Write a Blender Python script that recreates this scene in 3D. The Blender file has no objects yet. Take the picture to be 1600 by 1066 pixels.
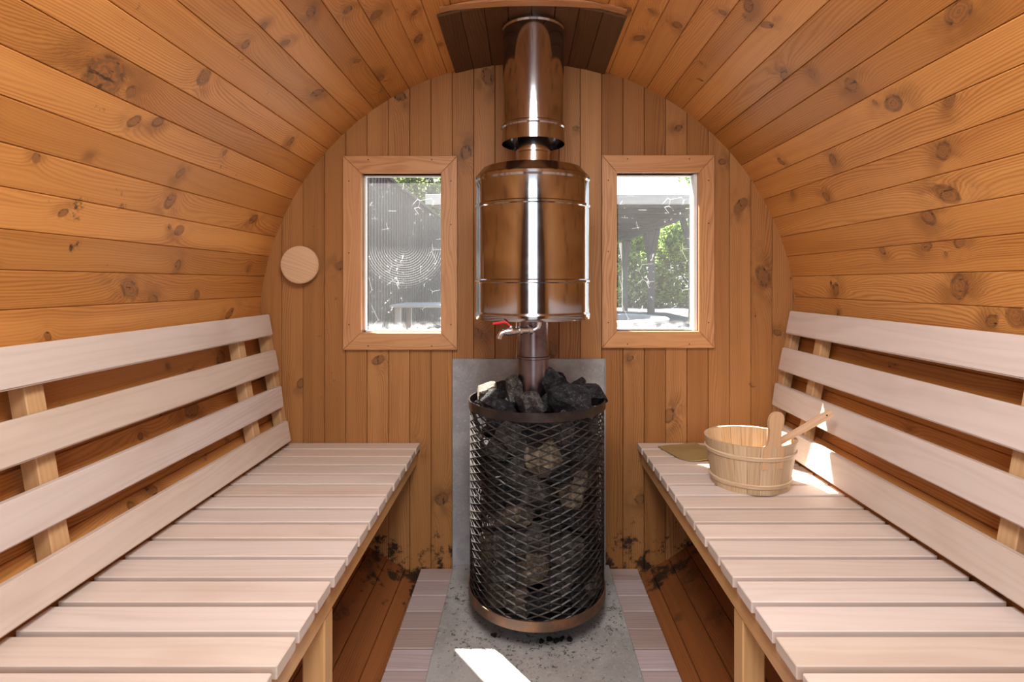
import bpy, bmesh, math, random
from mathutils import Vector, Matrix, noise

random.seed(7)
SC = bpy.context.scene
COL = SC.collection
E = 1.02                     # eye height above the sauna floor
F = 850.0                    # focal length in pixels of the 1600 px frame
AX, AZ, R = 0.016, 0.853, 0.96   # barrel axis and inner radius
D = 1.943                    # end wall
YF = -0.62                   # door wall behind the camera

# ---------------------------------------------------------------- camera
cam_d = bpy.data.cameras.new('camera'); cam = bpy.data.objects.new('camera', cam_d); COL.objects.link(cam)
cam.location = (0, 0, E); cam.rotation_euler = (math.pi/2, 0, 0)
cam_d.sensor_width = 36; cam_d.lens = 36*F/1600
cam_d.shift_x = (800-818)/1600; cam_d.shift_y = -(533-442)/1600
cam_d.clip_start = 0.02; cam_d.clip_end = 200
SC.camera = cam

# ---------------------------------------------------------------- world, sun, daylight
W = bpy.data.worlds.new('sky'); SC.world = W; W.use_nodes = True
wt = W.node_tree; wt.nodes.clear()
wo = wt.nodes.new('ShaderNodeOutputWorld'); wb = wt.nodes.new('ShaderNodeBackground')
tc = wt.nodes.new('ShaderNodeTexCoord'); sx = wt.nodes.new('ShaderNodeSeparateXYZ'); rp = wt.nodes.new('ShaderNodeValToRGB')
wt.links.new(tc.outputs['Generated'], sx.inputs[0]); wt.links.new(sx.outputs['Z'], rp.inputs[0])
rp.color_ramp.elements[0].color = (0.9, 0.95, 1, 1); rp.color_ramp.elements[0].position = 0.0
rp.color_ramp.elements[1].color = (0.45, 0.66, 1, 1); rp.color_ramp.elements[1].position = 0.9
wt.links.new(rp.outputs[0], wb.inputs[0]); wb.inputs[1].default_value = 1.0
wt.links.new(wb.outputs[0], wo.inputs[0])

sd = bpy.data.lights.new('sun', 'SUN'); sun = bpy.data.objects.new('sun', sd); COL.objects.link(sun)
sd.energy = 32; sd.angle = math.radians(0.6); sd.color = (1, 0.93, 0.82)
sun.rotation_euler = Vector((-0.76, 1, 1.86)).to_track_quat('Z', 'Y').to_euler()
sun.location = (-3, 6, 8)

def area(name, loc, aim, sx_, sy_, e, color, spread=180):
    d = bpy.data.lights.new(name, 'AREA'); o = bpy.data.objects.new(name, d); COL.objects.link(o)
    d.shape = 'RECTANGLE'; d.size = sx_; d.size_y = sy_; d.energy = e; d.color = color
    d.spread = math.radians(spread)
    o.location = loc; o.rotation_euler = (Vector(loc)-Vector(aim)).to_track_quat('Z', 'Y').to_euler()
    return o
area('doorway_daylight', (AX, YF+0.015, 1.2), (AX, 1, 1.2), 0.60, 1.0, 4.5, (0.86, 0.93, 1.0))
area('added_overhead_fill', (AX, 0.45, AZ+R-0.04), (AX, 0.6, 0), 0.5, 0.9, 21, (1.0, 0.96, 0.93))  # added light without a fixture, brightens the bench tops from above

SC.view_settings.view_transform = 'Standard'; SC.view_settings.look = 'None'
SC.view_settings.gamma = 1; SC.view_settings.use_curve_mapping = False
SC.view_settings.exposure = 0.62
SC.cycles.max_bounces = 12; SC.cycles.diffuse_bounces = 8; SC.cycles.glossy_bounces = 6
SC.cycles.transparent_max_bounces = 16; SC.cycles.sample_clamp_indirect = 6

# ---------------------------------------------------------------- node helpers
class NT:
    def __init__(s, name):
        s.mat = bpy.data.materials.new(name); s.mat.use_nodes = True
        s.t = s.mat.node_tree; s.t.nodes.clear()
        s.out = s.n('ShaderNodeOutputMaterial')
    def n(s, k, **kw):
        nd = s.t.nodes.new(k)
        for a, b in kw.items(): setattr(nd, a, b)
        return nd
    def put(s, sock, v):
        if isinstance(v, bpy.types.NodeSocket): s.t.links.new(v, sock)
        elif isinstance(v, (tuple, list)) and len(v) == 3 and sock.type == 'RGBA': sock.default_value = (*v, 1)
        else: sock.default_value = v
    def m(s, op, a, b=None, c=None, clamp=False):
        nd = s.n('ShaderNodeMath', operation=op, use_clamp=clamp)
        for i, v in enumerate((a, b, c)):
            if v is not None: s.put(nd.inputs[i], v)
        return nd.outputs[0]
    def xyz(s, x, y, z=0.0):
        nd = s.n('ShaderNodeCombineXYZ')
        for i, v in enumerate((x, y, z)): s.put(nd.inputs[i], v)
        return nd.outputs[0]
    def sep(s, v):
        nd = s.n('ShaderNodeSeparateXYZ'); s.put(nd.inputs[0], v); return nd.outputs
    def noise(s, vec, scale=1.0, detail=2.0, rough=0.5, dist=0.0):
        nd = s.n('ShaderNodeTexNoise'); s.put(nd.inputs['Vector'], vec); nd.inputs['Scale'].default_value = scale
        nd.inputs['Detail'].default_value = detail; nd.inputs['Roughness'].default_value = rough
        nd.inputs['Distortion'].default_value = dist
        return nd.outputs[0]
    def mix(s, f, a, b, mode='MIX'):
        nd = s.n('ShaderNodeMix', data_type='RGBA', blend_type=mode)
        s.put(nd.inputs[0], f); s.put(nd.inputs[6], a); s.put(nd.inputs[7], b)
        return nd.outputs[2]
    def step(s, v, lo, hi, a=0.0, b=1.0):
        nd = s.n('ShaderNodeMapRange', interpolation_type='SMOOTHSTEP')
        s.put(nd.inputs[0], v)
        for i, q in enumerate((lo, hi, a, b)): s.put(nd.inputs[1+i], q)
        return nd.outputs[0]
    def bsdf(s, color, rough=0.5, metal=0.0, spec=0.5, bump=None, bs=0.2, bd=0.002, **kw):
        b = s.n('ShaderNodeBsdfPrincipled')
        s.put(b.inputs['Base Color'], color); s.put(b.inputs['Roughness'], rough)
        s.put(b.inputs['Metallic'], metal); s.put(b.inputs['Specular IOR Level'], spec)
        for k, v in kw.items(): s.put(b.inputs[k], v)
        if bump is not None:
            bn = s.n('ShaderNodeBump'); bn.inputs['Strength'].default_value = bs; bn.inputs['Distance'].default_value = bd
            s.put(bn.inputs['Height'], bump); s.t.links.new(bn.outputs[0], b.inputs['Normal'])
        return b.outputs[0]
    def done(s, sh):
        s.t.links.new(sh, s.out.inputs[0]); return s.mat
    def objco(s):
        return s.n('ShaderNodeTexCoord').outputs['Object']

def wood(name, light, dark, knotc=(0.17, 0.085, 0.035), ring=95.0, ringamt=0.55, warp=1.4, knots=True, ku=3.0, kv=4.0,
         kr=0.06, tone=0.35, rough=0.45, spec=0.4, coat=0.0, stain=None, huev=0.3, mould=False, fibre=0.25):
    s = NT(name)
    uv = s.sep(s.n('ShaderNodeUVMap', uv_map='UVMap').outputs[0])
    at = s.n('ShaderNodeAttribute', attribute_name='rnd')
    rn = s.sep(at.outputs['Vector']); r1, r2, r3 = rn[0], rn[1], rn[2]
    u = s.m('MULTIPLY_ADD', r1, 37.3, uv[0]); v = s.m('MULTIPLY_ADD', r2, 53.7, uv[1])
    P = s.xyz(s.m('MULTIPLY', u, 1.3), s.m('MULTIPLY', v, 9.0), s.m('MULTIPLY', r3, 9))
    n1 = s.m('SUBTRACT', s.noise(P, 1.0, 2.0), 0.5)
    n2 = s.m('SUBTRACT', s.noise(P, 5.0, 2.0), 0.5)
    field = s.m('MULTIPLY_ADD', n1, warp*0.06, s.m('MULTIPLY_ADD', n2, warp*0.006, v))
    q = None
    if knots:
        inflsum = None
        wob = s.m('SUBTRACT', s.noise(s.xyz(s.m('MULTIPLY', u, 45), s.m('MULTIPLY', v, 60), r3), 1.0, 3.0), 0.5)
        for kk in range(5):
            ka = s.sep(s.n('ShaderNodeAttribute', attribute_name='knot_%d' % kk).outputs['Vector'])
            rr_ = s.m('MAXIMUM', ka[2], 1e-4)
            du = s.m('MULTIPLY', s.m('SUBTRACT', s.m('MULTIPLY_ADD', n2, 0.010, uv[0]), ka[0]), 0.8)
            dv = s.m('SUBTRACT', s.m('MULTIPLY_ADD', n1, 0.006, uv[1]), ka[1])
            dv = s.m('MULTIPLY_ADD', du, s.m('MULTIPLY', s.m('SINE', s.m('MULTIPLY', ka[0], 91.0)), 0.55), dv)
            du = s.m('MULTIPLY', du, s.m('MULTIPLY_ADD', s.m('SINE', s.m('MULTIPLY', ka[0], 53.0)), 0.38, 1.15))
            dd = s.m('SQRT', s.m('MULTIPLY_ADD', du, du, s.m('MULTIPLY', dv, dv)))
            qq = s.m('MULTIPLY_ADD', wob, 0.85, s.m('DIVIDE', dd, rr_))
            qi = s.m('MULTIPLY', qq, 0.55)
            inf = s.m('MULTIPLY', s.m('DIVIDE', 1.0, s.m('MULTIPLY_ADD', qi, qi, 1.0)), s.m('MULTIPLY', rr_, 2.4))
            # the grain swerves round the knot
            sg = s.m('SIGN', dv)
            q = qq if q is None else s.m('MINIMUM', q, qq)
            inflsum = inf if inflsum is None else s.m('ADD', inflsum, inf)
        field = s.m('ADD', field, inflsum)
        kmask = s.step(q, 1.1, 0.85)
        halo = s.m('MULTIPLY', s.m('MULTIPLY', s.step(q, 4.2, 1.0), s.step(s.noise(s.xyz(s.m('MULTIPLY', u, 14), s.m('MULTIPLY', v, 22), r1), 1.0, 2.0), 0.35, 0.65)), 0.55)
        krings = s.m('MULTIPLY_ADD', s.m('SINE', s.m('MULTIPLY', q, 20.0)), 0.5, 0.5)
        rimk = s.m('MULTIPLY', s.m('MULTIPLY', s.step(q, 0.65, 0.97), s.step(q, 1.25, 1.0)), s.step(wob, -0.12, 0.1))
    w = s.m('MULTIPLY_ADD', s.m('SINE', s.m('MULTIPLY', field, ring*6.283)), 0.5, 0.5)
    w = s.m('POWER', w, 1.6)
    amtn = s.noise(s.xyz(s.m('MULTIPLY', u, 0.8), s.m('MULTIPLY', v, 14), r3), 1.0, 1.0)
    w = s.m('MULTIPLY', w, s.m('MULTIPLY', s.step(amtn, 0.28, 0.72, 0.25, 1.0), ringamt))
    streak = s.noise(s.xyz(s.m('MULTIPLY', u, 1.1), s.m('MULTIPLY', field, 42), r2), 1.0, 3.0)
    w = s.m('ADD', w, s.m('MULTIPLY', s.m('SUBTRACT', streak, 0.45), 0.9))
    fib = s.noise(s.xyz(s.m('MULTIPLY', u, 9), s.m('MULTIPLY', v, 420), r3), 1.0, 2.0)
    fac = s.m('ADD', w, s.m('MULTIPLY', s.m('SUBTRACT', fib, 0.5), fibre), clamp=True)
    col = s.mix(fac, light, dark)
    # board to board tone
    lo = tuple(1 - tone*k for k in (0.7, 0.85, 1.1)); 
    col = s.mix(1.0, col, s.mix(r3, (1, 1, 1), lo), 'MULTIPLY')
    col = s.mix(s.m('MULTIPLY', r1, huev), col, s.mix(1.0, col, (1.05, 0.92, 0.66), 'MULTIPLY'))
    # blotches
    bl = s.noise(s.xyz(s.m('MULTIPLY', u, 3.0), s.m('MULTIPLY', v, 7.0), r2), 1.0, 3.0)
    col = s.mix(s.step(bl, 0.5, 0.78, 0.0, 0.42), col, s.mix(1.0, col, (0.72, 0.62, 0.55), 'MULTIPLY'))
    if knots:
        col = s.mix(halo, col, tuple(a*0.45 for a in dark))
        kc = s.mix(krings, tuple(a*0.95 for a in dark), knotc)
        col = s.mix(s.m('MULTIPLY', kmask, 0.8), col, kc)
        col = s.mix(s.m('MULTIPLY', rimk, 0.65), col, tuple(a*0.4 for a in knotc))
        crack = s.step(s.noise(s.xyz(s.m('MULTIPLY', u, 30), s.m('MULTIPLY', v, 90), 0.0), 1.0, 2.0), 0.60, 0.66)
        col = s.mix(s.m('MULTIPLY', s.m('MULTIPLY', crack, kmask), 0.75), col, (0.01, 0.006, 0.004))
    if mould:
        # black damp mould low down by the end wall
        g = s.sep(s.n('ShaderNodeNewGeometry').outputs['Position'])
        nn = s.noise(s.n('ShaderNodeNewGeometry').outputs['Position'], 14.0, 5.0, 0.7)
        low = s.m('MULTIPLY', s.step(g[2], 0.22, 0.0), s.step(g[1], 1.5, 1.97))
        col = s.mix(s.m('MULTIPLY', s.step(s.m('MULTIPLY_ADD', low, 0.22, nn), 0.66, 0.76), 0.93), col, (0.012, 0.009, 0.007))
    if stain:
        col = s.mix(1.0, col, stain, 'MULTIPLY')
    rr = s.m('MULTIPLY_ADD', fib, 0.12, rough-0.06)
    kw = {}
    if coat: kw = {'Coat Weight': coat, 'Coat Roughness': 0.28}
    return s.done(s.bsdf(col, rr, spec=spec, bump=fac, bs=0.12, bd=-0.001, **kw))

PINE_L, PINE_D = (0.66, 0.315, 0.095), (0.36, 0.125, 0.026)
M = {}
M['pine'] = wood('varnished_pine', PINE_L, PINE_D, mould=True, coat=0.12, spec=0.3, rough=0.45, ring=150, ringamt=0.62, tone=0.46, warp=1.5)
M['pine_end'] = wood('end_wall_pine', (0.46, 0.225, 0.085), (0.23, 0.092, 0.030), mould=True, ring=150, ringamt=0.62, tone=0.5, warp=1.3, spec=0.25, rough=0.5, coat=0.0)
M['pine_low'] = wood('shade_toned_lower_boards', (0.30, 0.105, 0.030), (0.13, 0.040, 0.012), mould=True, coat=0.1, ring=140, ringamt=0.5, tone=0.4, warp=1.2)  # shade under the benches is put into the colour of these lower staves
M['pine_trim'] = wood('window_trim_pine', (0.56, 0.295, 0.135), (0.35, 0.15, 0.06), ring=70, ringamt=0.7, knots=False, tone=0.15, warp=4.0)
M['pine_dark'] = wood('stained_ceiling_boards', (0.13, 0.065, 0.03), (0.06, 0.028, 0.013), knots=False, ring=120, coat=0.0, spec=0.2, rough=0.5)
M['alder'] = wood('pale_bench_wood', (0.67, 0.592, 0.56), (0.52, 0.425, 0.38), knots=False, ring=50, ringamt=0.3, tone=0.2, rough=0.5, huev=0.25, fibre=0.2, warp=2.5)
M['batten'] = wood('batten_wood', (0.62, 0.40, 0.22), (0.42, 0.24, 0.11), knots=False, ring=80, ringamt=0.4, tone=0.2)
M['rail'] = wood('rail_wood', (0.70, 0.42, 0.19), (0.55, 0.29, 0.11), knots=False, ring=70, ringamt=0.35, tone=0.1)
M['floorwood'] = wood('worn_floor_wood', (0.50, 0.42, 0.44), (0.33, 0.255, 0.27), knots=False, ring=90, ringamt=0.5, tone=0.35, rough=0.7, fibre=0.4)
M['bucket'] = wood('bucket_wood', (0.63, 0.485, 0.33), (0.45, 0.31, 0.185), knots=False, ring=110, ringamt=0.6, tone=0.22, rough=0.5)
M['spoonwood'] = wood('ladle_wood', (0.66, 0.44, 0.27), (0.48, 0.28, 0.15), knots=False, ring=90, ringamt=0.45, tone=0.1)
M['greywood'] = wood('weathered_wood', (0.12, 0.118, 0.12), (0.06, 0.059, 0.061), knots=False, ring=30, ringamt=0.5, tone=0.3, rough=0.8)
M['whitewood'] = wood('white_painted_wood', (0.5, 0.5, 0.5), (0.42, 0.42, 0.42), knots=False, ring=30, ringamt=0.2, tone=0.05, rough=0.6)

def steel(name, col, rough, heat=False, noiseamt=0.0):
    s = NT(name); c = col
    P = s.objco()
    z = s.sep(P)
    n = s.noise(s.xyz(s.m('MULTIPLY', z[0], 4), s.m('MULTIPLY', z[1], 4), s.m('MULTIPLY', z[2], 30)), 1.5, 3.0)
    rr = s.m('MULTIPLY_ADD', n, 0.10, rough-0.04)
    if heat:
        c = s.mix(s.step(s.noise(P, 9.0, 3.0), 0.4, 0.7), col, (col[0]*0.62, col[1]*0.45, col[2]*0.45))
    return s.done(s.bsdf(c, rr, 1.0, bump=s.noise(P, 5.0, 1.0), bs=noiseamt, bd=0.004))
M['steel'] = steel('polished_steel', (0.40, 0.40, 0.42), 0.10, noiseamt=0.05)
M['pipe'] = steel('flue_steel', (0.55, 0.53, 0.52), 0.2, heat=True)
M['hotpipe'] = steel('heat_tinted_steel', (0.22, 0.19, 0.20), 0.28, heat=True)
M['chrome'] = steel('chromed_brass', (0.62, 0.63, 0.65), 0.24)

def iron(name, a, b, rough, metal):
    s = NT(name); P = s.objco()
    n = s.noise(P, 22.0, 4.0, 0.6)
    return s.done(s.bsdf(s.mix(s.step(n, 0.4, 0.66), a, b), s.m('MULTIPLY_ADD', n, 0.3, rough-0.15), metal, bump=n, bs=0.2, bd=0.001))
M['ringtop'] = iron('blackened_band_steel', (0.022, 0.018, 0.017), (0.05, 0.034, 0.027), 0.38, 0.5)
M['ringlow'] = iron('rusty_band_steel', (0.14, 0.085, 0.06), (0.25, 0.12, 0.065), 0.5, 0.6)
M['meshiron'] = iron('black_expanded_metal', (0.016, 0.015, 0.015), (0.038, 0.032, 0.028), 0.45, 0.3)
M['firebox'] = iron('sooty_iron', (0.015, 0.014, 0.014), (0.03, 0.025, 0.022), 0.7, 0.2)
M['nail'] = iron('nail_iron', (0.06, 0.045, 0.035), (0.1, 0.07, 0.05), 0.5, 0.6)

def rockmat(name, a, b, c):
    s = NT(name); P = s.objco(); oi = s.n('ShaderNodeObjectInfo').outputs['Random']
    Q_ = s.n('ShaderNodeVectorMath', operation='ADD'); s.put(Q_.inputs[0], P); s.put(Q_.inputs[1], s.xyz(s.m('MULTIPLY', oi, 20), oi, oi)); Pn = Q_.outputs[0]
    n = s.noise(Pn, 2.4, 6.0, 0.68); n2 = s.noise(Pn, 9.0, 5.0, 0.7); n3 = s.noise(Pn, 1.3, 2.0)
    vo = s.n('ShaderNodeTexVoronoi', feature='DISTANCE_TO_EDGE'); s.put(vo.inputs['Vector'], Pn); vo.inputs['Scale'].default_value = 2.2
    vein = s.m('MULTIPLY', s.step(vo.outputs['Distance'], 0.05, 0.0), s.step(n, 0.48, 0.6))
    col = s.mix(s.step(n, 0.38, 0.62), a, b)
    col = s.mix(s.step(n2, 0.56, 0.68, 0, 0.8), col, c)
    col = s.mix(s.m('MULTIPLY', vein, 0.6), col, c)
    col = s.mix(s.m('MULTIPLY', oi, 0.6), col, s.mix(1.0, col, (0.5, 0.5, 0.52), 'MULTIPLY'))
    return s.done(s.bsdf(col, 0.6, spec=0.25, bump=s.m('ADD', n, s.m('MULTIPLY', n2, 0.6)), bs=1.0, bd=0.012))
M['rock'] = rockmat('dark_stone', (0.006, 0.006, 0.007), (0.030, 0.031, 0.034), (0.16, 0.16, 0.165))
M['rock2'] = rockmat('grey_brown_stone', (0.035, 0.031, 0.027), (0.13, 0.12, 0.11), (0.30, 0.29, 0.28))
M['rock3'] = rockmat('tan_stone', (0.10, 0.08, 0.055), (0.34, 0.27, 0.19), (0.52, 0.46, 0.36))

def cement(name, a, b, dirt):
    s = NT(name); g = s.n('ShaderNodeNewGeometry').outputs['Position']
    n = s.noise(g, 7.0, 5.0, 0.65); n2 = s.noise(g, 120.0, 3.0, 0.7)
    col = s.mix(s.step(n, 0.35, 0.65), a, b)
    col = s.mix(s.step(n2, 0.56, 0.66, 0, 0.35), col, tuple(x*1.35 for x in b))
    if dirt:
        p = s.sep(g)
        # soot and stone crumbs scattered round the stove
        dx = s.m('SUBTRACT', p[0], 0.04); dy = s.m('SUBTRACT', p[1], 1.67)
        dd = s.m('SQRT', s.m('ADD', s.m('MULTIPLY', dx, dx), s.m('MULTIPLY', dy, dy)))
        near = s.step(dd, 0.50, 0.2)
        sp = s.noise(g, 85.0, 4.0, 0.75); cl = s.noise(g, 9.0, 3.0, 0.6)
        k = s.m('ADD', s.m('MULTIPLY', near, 0.10), s.m('MULTIPLY', cl, 0.20))
        col = s.mix(s.m('MULTIPLY', s.step(s.m('ADD', sp, k), 0.765, 0.82), 0.85), col, (0.025, 0.022, 0.02))
    else:
        n3 = s.noise(s.xyz(s.m('MULTIPLY', s.sep(g)[0], 3), 0.0, s.m('MULTIPLY', s.sep(g)[2], 3)), 4.0, 5.0, 0.7)
        col = s.mix(s.step(n3, 0.5, 0.72, 0, 0.45), col, tuple(x*0.6 for x in a))
    return s.done(s.bsdf(col, 0.8, bump=n2, bs=0.25, bd=0.001))
M['slab'] = cement('cement_slab', (0.25, 0.245, 0.235), (0.36, 0.355, 0.345), True)
M['board'] = cement('cement_board', (0.27, 0.27, 0.275), (0.38, 0.38, 0.385), False)

def plain(name, col, rough=0.5, metal=0.0, var=0.15, sc=6.0):
    s = NT(name); n = s.noise(s.objco(), sc, 3.0)
    return s.done(s.bsdf(s.mix(n, tuple(c*(1-var) for c in col), tuple(min(1, c*(1+var)) for c in col)), rough, metal))
M['red'] = plain('red_lever_paint', (0.55, 0.02, 0.03), 0.35)
M['cloth'] = plain('olive_felt', (0.30, 0.215, 0.085), 0.8, sc=20)
M['bark'] = plain('bark', (0.09, 0.07, 0.05), 0.9)
M['tubwhite'] = plain('pale_tub_shell', (0.42, 0.425, 0.43), 0.5)
M['tubin'] = plain('tub_cover', (0.12, 0.125, 0.13), 0.6)
M['terrace'] = plain('terrace_paving', (0.085, 0.085, 0.085), 0.9, sc=3)
M['sealwhite'] = plain('white_sealing_strip', (0.82, 0.82, 0.80), 0.45, var=0.03)
M['handle_hole_shade'] = plain('hole_shade_colour', (0.02, 0.015, 0.01), 0.9)

def leafmat(name, a, b):
    s = NT(name); at = s.n('ShaderNodeAttribute', attribute_name='rnd')
    r = s.sep(at.outputs['Vector'])
    col = s.mix(r[0], a, b)
    d = s.n('ShaderNodeBsdfDiffuse'); s.put(d.inputs[0], col)
    t = s.n('ShaderNodeBsdfTranslucent'); s.put(t.inputs[0], col)
    mx = s.n('ShaderNodeMixShader'); mx.inputs[0].default_value = 0.6
    s.t.links.new(d.outputs[0], mx.inputs[1]); s.t.links.new(t.outputs[0], mx.inputs[2])
    return s.done(mx.outputs[0])
M['leaf'] = leafmat('hedge_leaves', (0.05, 0.12, 0.03), (0.50, 0.66, 0.17))
M['leafpale'] = leafmat('pale_leaves', (0.09, 0.13, 0.05), (0.34, 0.40, 0.15))

def glassmat(name, web):
    # clear pane, thin film of dust, splashes and cobweb on it
    s = NT(name); P = s.objco(); p = s.sep(P)
    tr = s.n('ShaderNodeBsdfTransparent'); tr.inputs[0].default_value = (0.97, 0.98, 0.98, 1)
    gl = s.n('ShaderNodeBsdfGlossy'); gl.inputs['Roughness'].default_value = 0.02
    fr = s.n('ShaderNodeFresnel'); fr.inputs[0].default_value = 1.45
    m1 = s.n('ShaderNodeMixShader'); s.put(m1.inputs[0], s.m('MULTIPLY', fr.outputs[0], 0.9))
    s.t.links.new(tr.outputs[0], m1.inputs[1]); s.t.links.new(gl.outputs[0], m1.inputs[2])
    di = s.n('ShaderNodeBsdfDiffuse'); di.inputs[0].default_value = (0.8, 0.8, 0.8, 1)
    tl = s.n('ShaderNodeBsdfTranslucent'); tl.inputs[0].default_value = (0.8, 0.82, 0.85, 1)
    m2 = s.n('ShaderNodeMixShader'); m2.inputs[0].default_value = 0.6
    s.t.links.new(di.outputs[0], m2.inputs[1]); s.t.links.new(tl.outputs[0], m2.inputs[2])
    film = s.m("MULTIPLY_ADD", s.noise(P, 5.0, 3.0), 0.05, 0.02)
    q = s.noise(P, 60.0, 3.0, 0.7)
    patch = s.step(s.noise(P, 9.0, 3.0), 0.48, 0.62)
    spots = s.m('MULTIPLY', s.m('MULTIPLY', s.step(q, 0.60, 0.68), patch), 0.5)
    # thin straight threads
    vo = s.n('ShaderNodeTexVoronoi', feature='DISTANCE_TO_EDGE'); s.put(vo.inputs['Vector'], s.xyz(p[0], 0.0, p[2])); vo.inputs['Scale'].default_value = 17
    thr = s.m('MULTIPLY', s.m('MULTIPLY', s.step(vo.outputs['Distance'], 0.012, 0.0), s.step(s.noise(P, 14.0, 2.0), 0.55, 0.6)), 0.35)
    f = s.m('ADD', film, s.m('ADD', spots, thr))
    if web: f = s.m('ADD', f, s.m('MULTIPLY', s.step(p[2], -0.1, 0.25), 0.03))
    if web:
        dz = s.m('SUBTRACT', p[2], 0.035); dx = s.m('ADD', p[0], -0.0)
        rr = s.m('SQRT', s.m('ADD', s.m('MULTIPLY', dx, dx), s.m('MULTIPLY', dz, dz)))
        ringw = s.step(s.m('SINE', s.m('MULTIPLY', rr, 760.0)), 0.2, 0.9)
        fade = s.m('MULTIPLY', s.step(dz, 0.0, -0.05), s.step(rr, 0.17, 0.13))
        f = s.m('ADD', f, s.m('MULTIPLY', s.m('MULTIPLY', ringw, fade), 0.12))
    edge = s.m('MULTIPLY', s.step(p[2], -0.24, -0.285), s.m('MULTIPLY', s.step(s.noise(P, 40.0, 2.0), 0.35, 0.6), 0.5))
    f = s.m('ADD', f, edge, clamp=True)
    m3 = s.n('ShaderNodeMixShader'); s.put(m3.inputs[0], f)
    s.t.links.new(m1.outputs[0], m3.inputs[1]); s.t.links.new(m2.outputs[0], m3.inputs[2])
    return s.done(m3.outputs[0])
M['glass_web'] = glassmat('dusty_glass_with_web', True)
M['glass'] = glassmat('dusty_glass', False)

def grassmat():
    s = NT('lawn'); P = s.n('ShaderNodeNewGeometry').outputs['Position']
    return s.done(s.bsdf(s.mix(s.noise(P, 3.0, 5.0), (0.10, 0.13, 0.06), (0.24, 0.25, 0.16)), 0.9))
M['lawn'] = grassmat()

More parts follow.
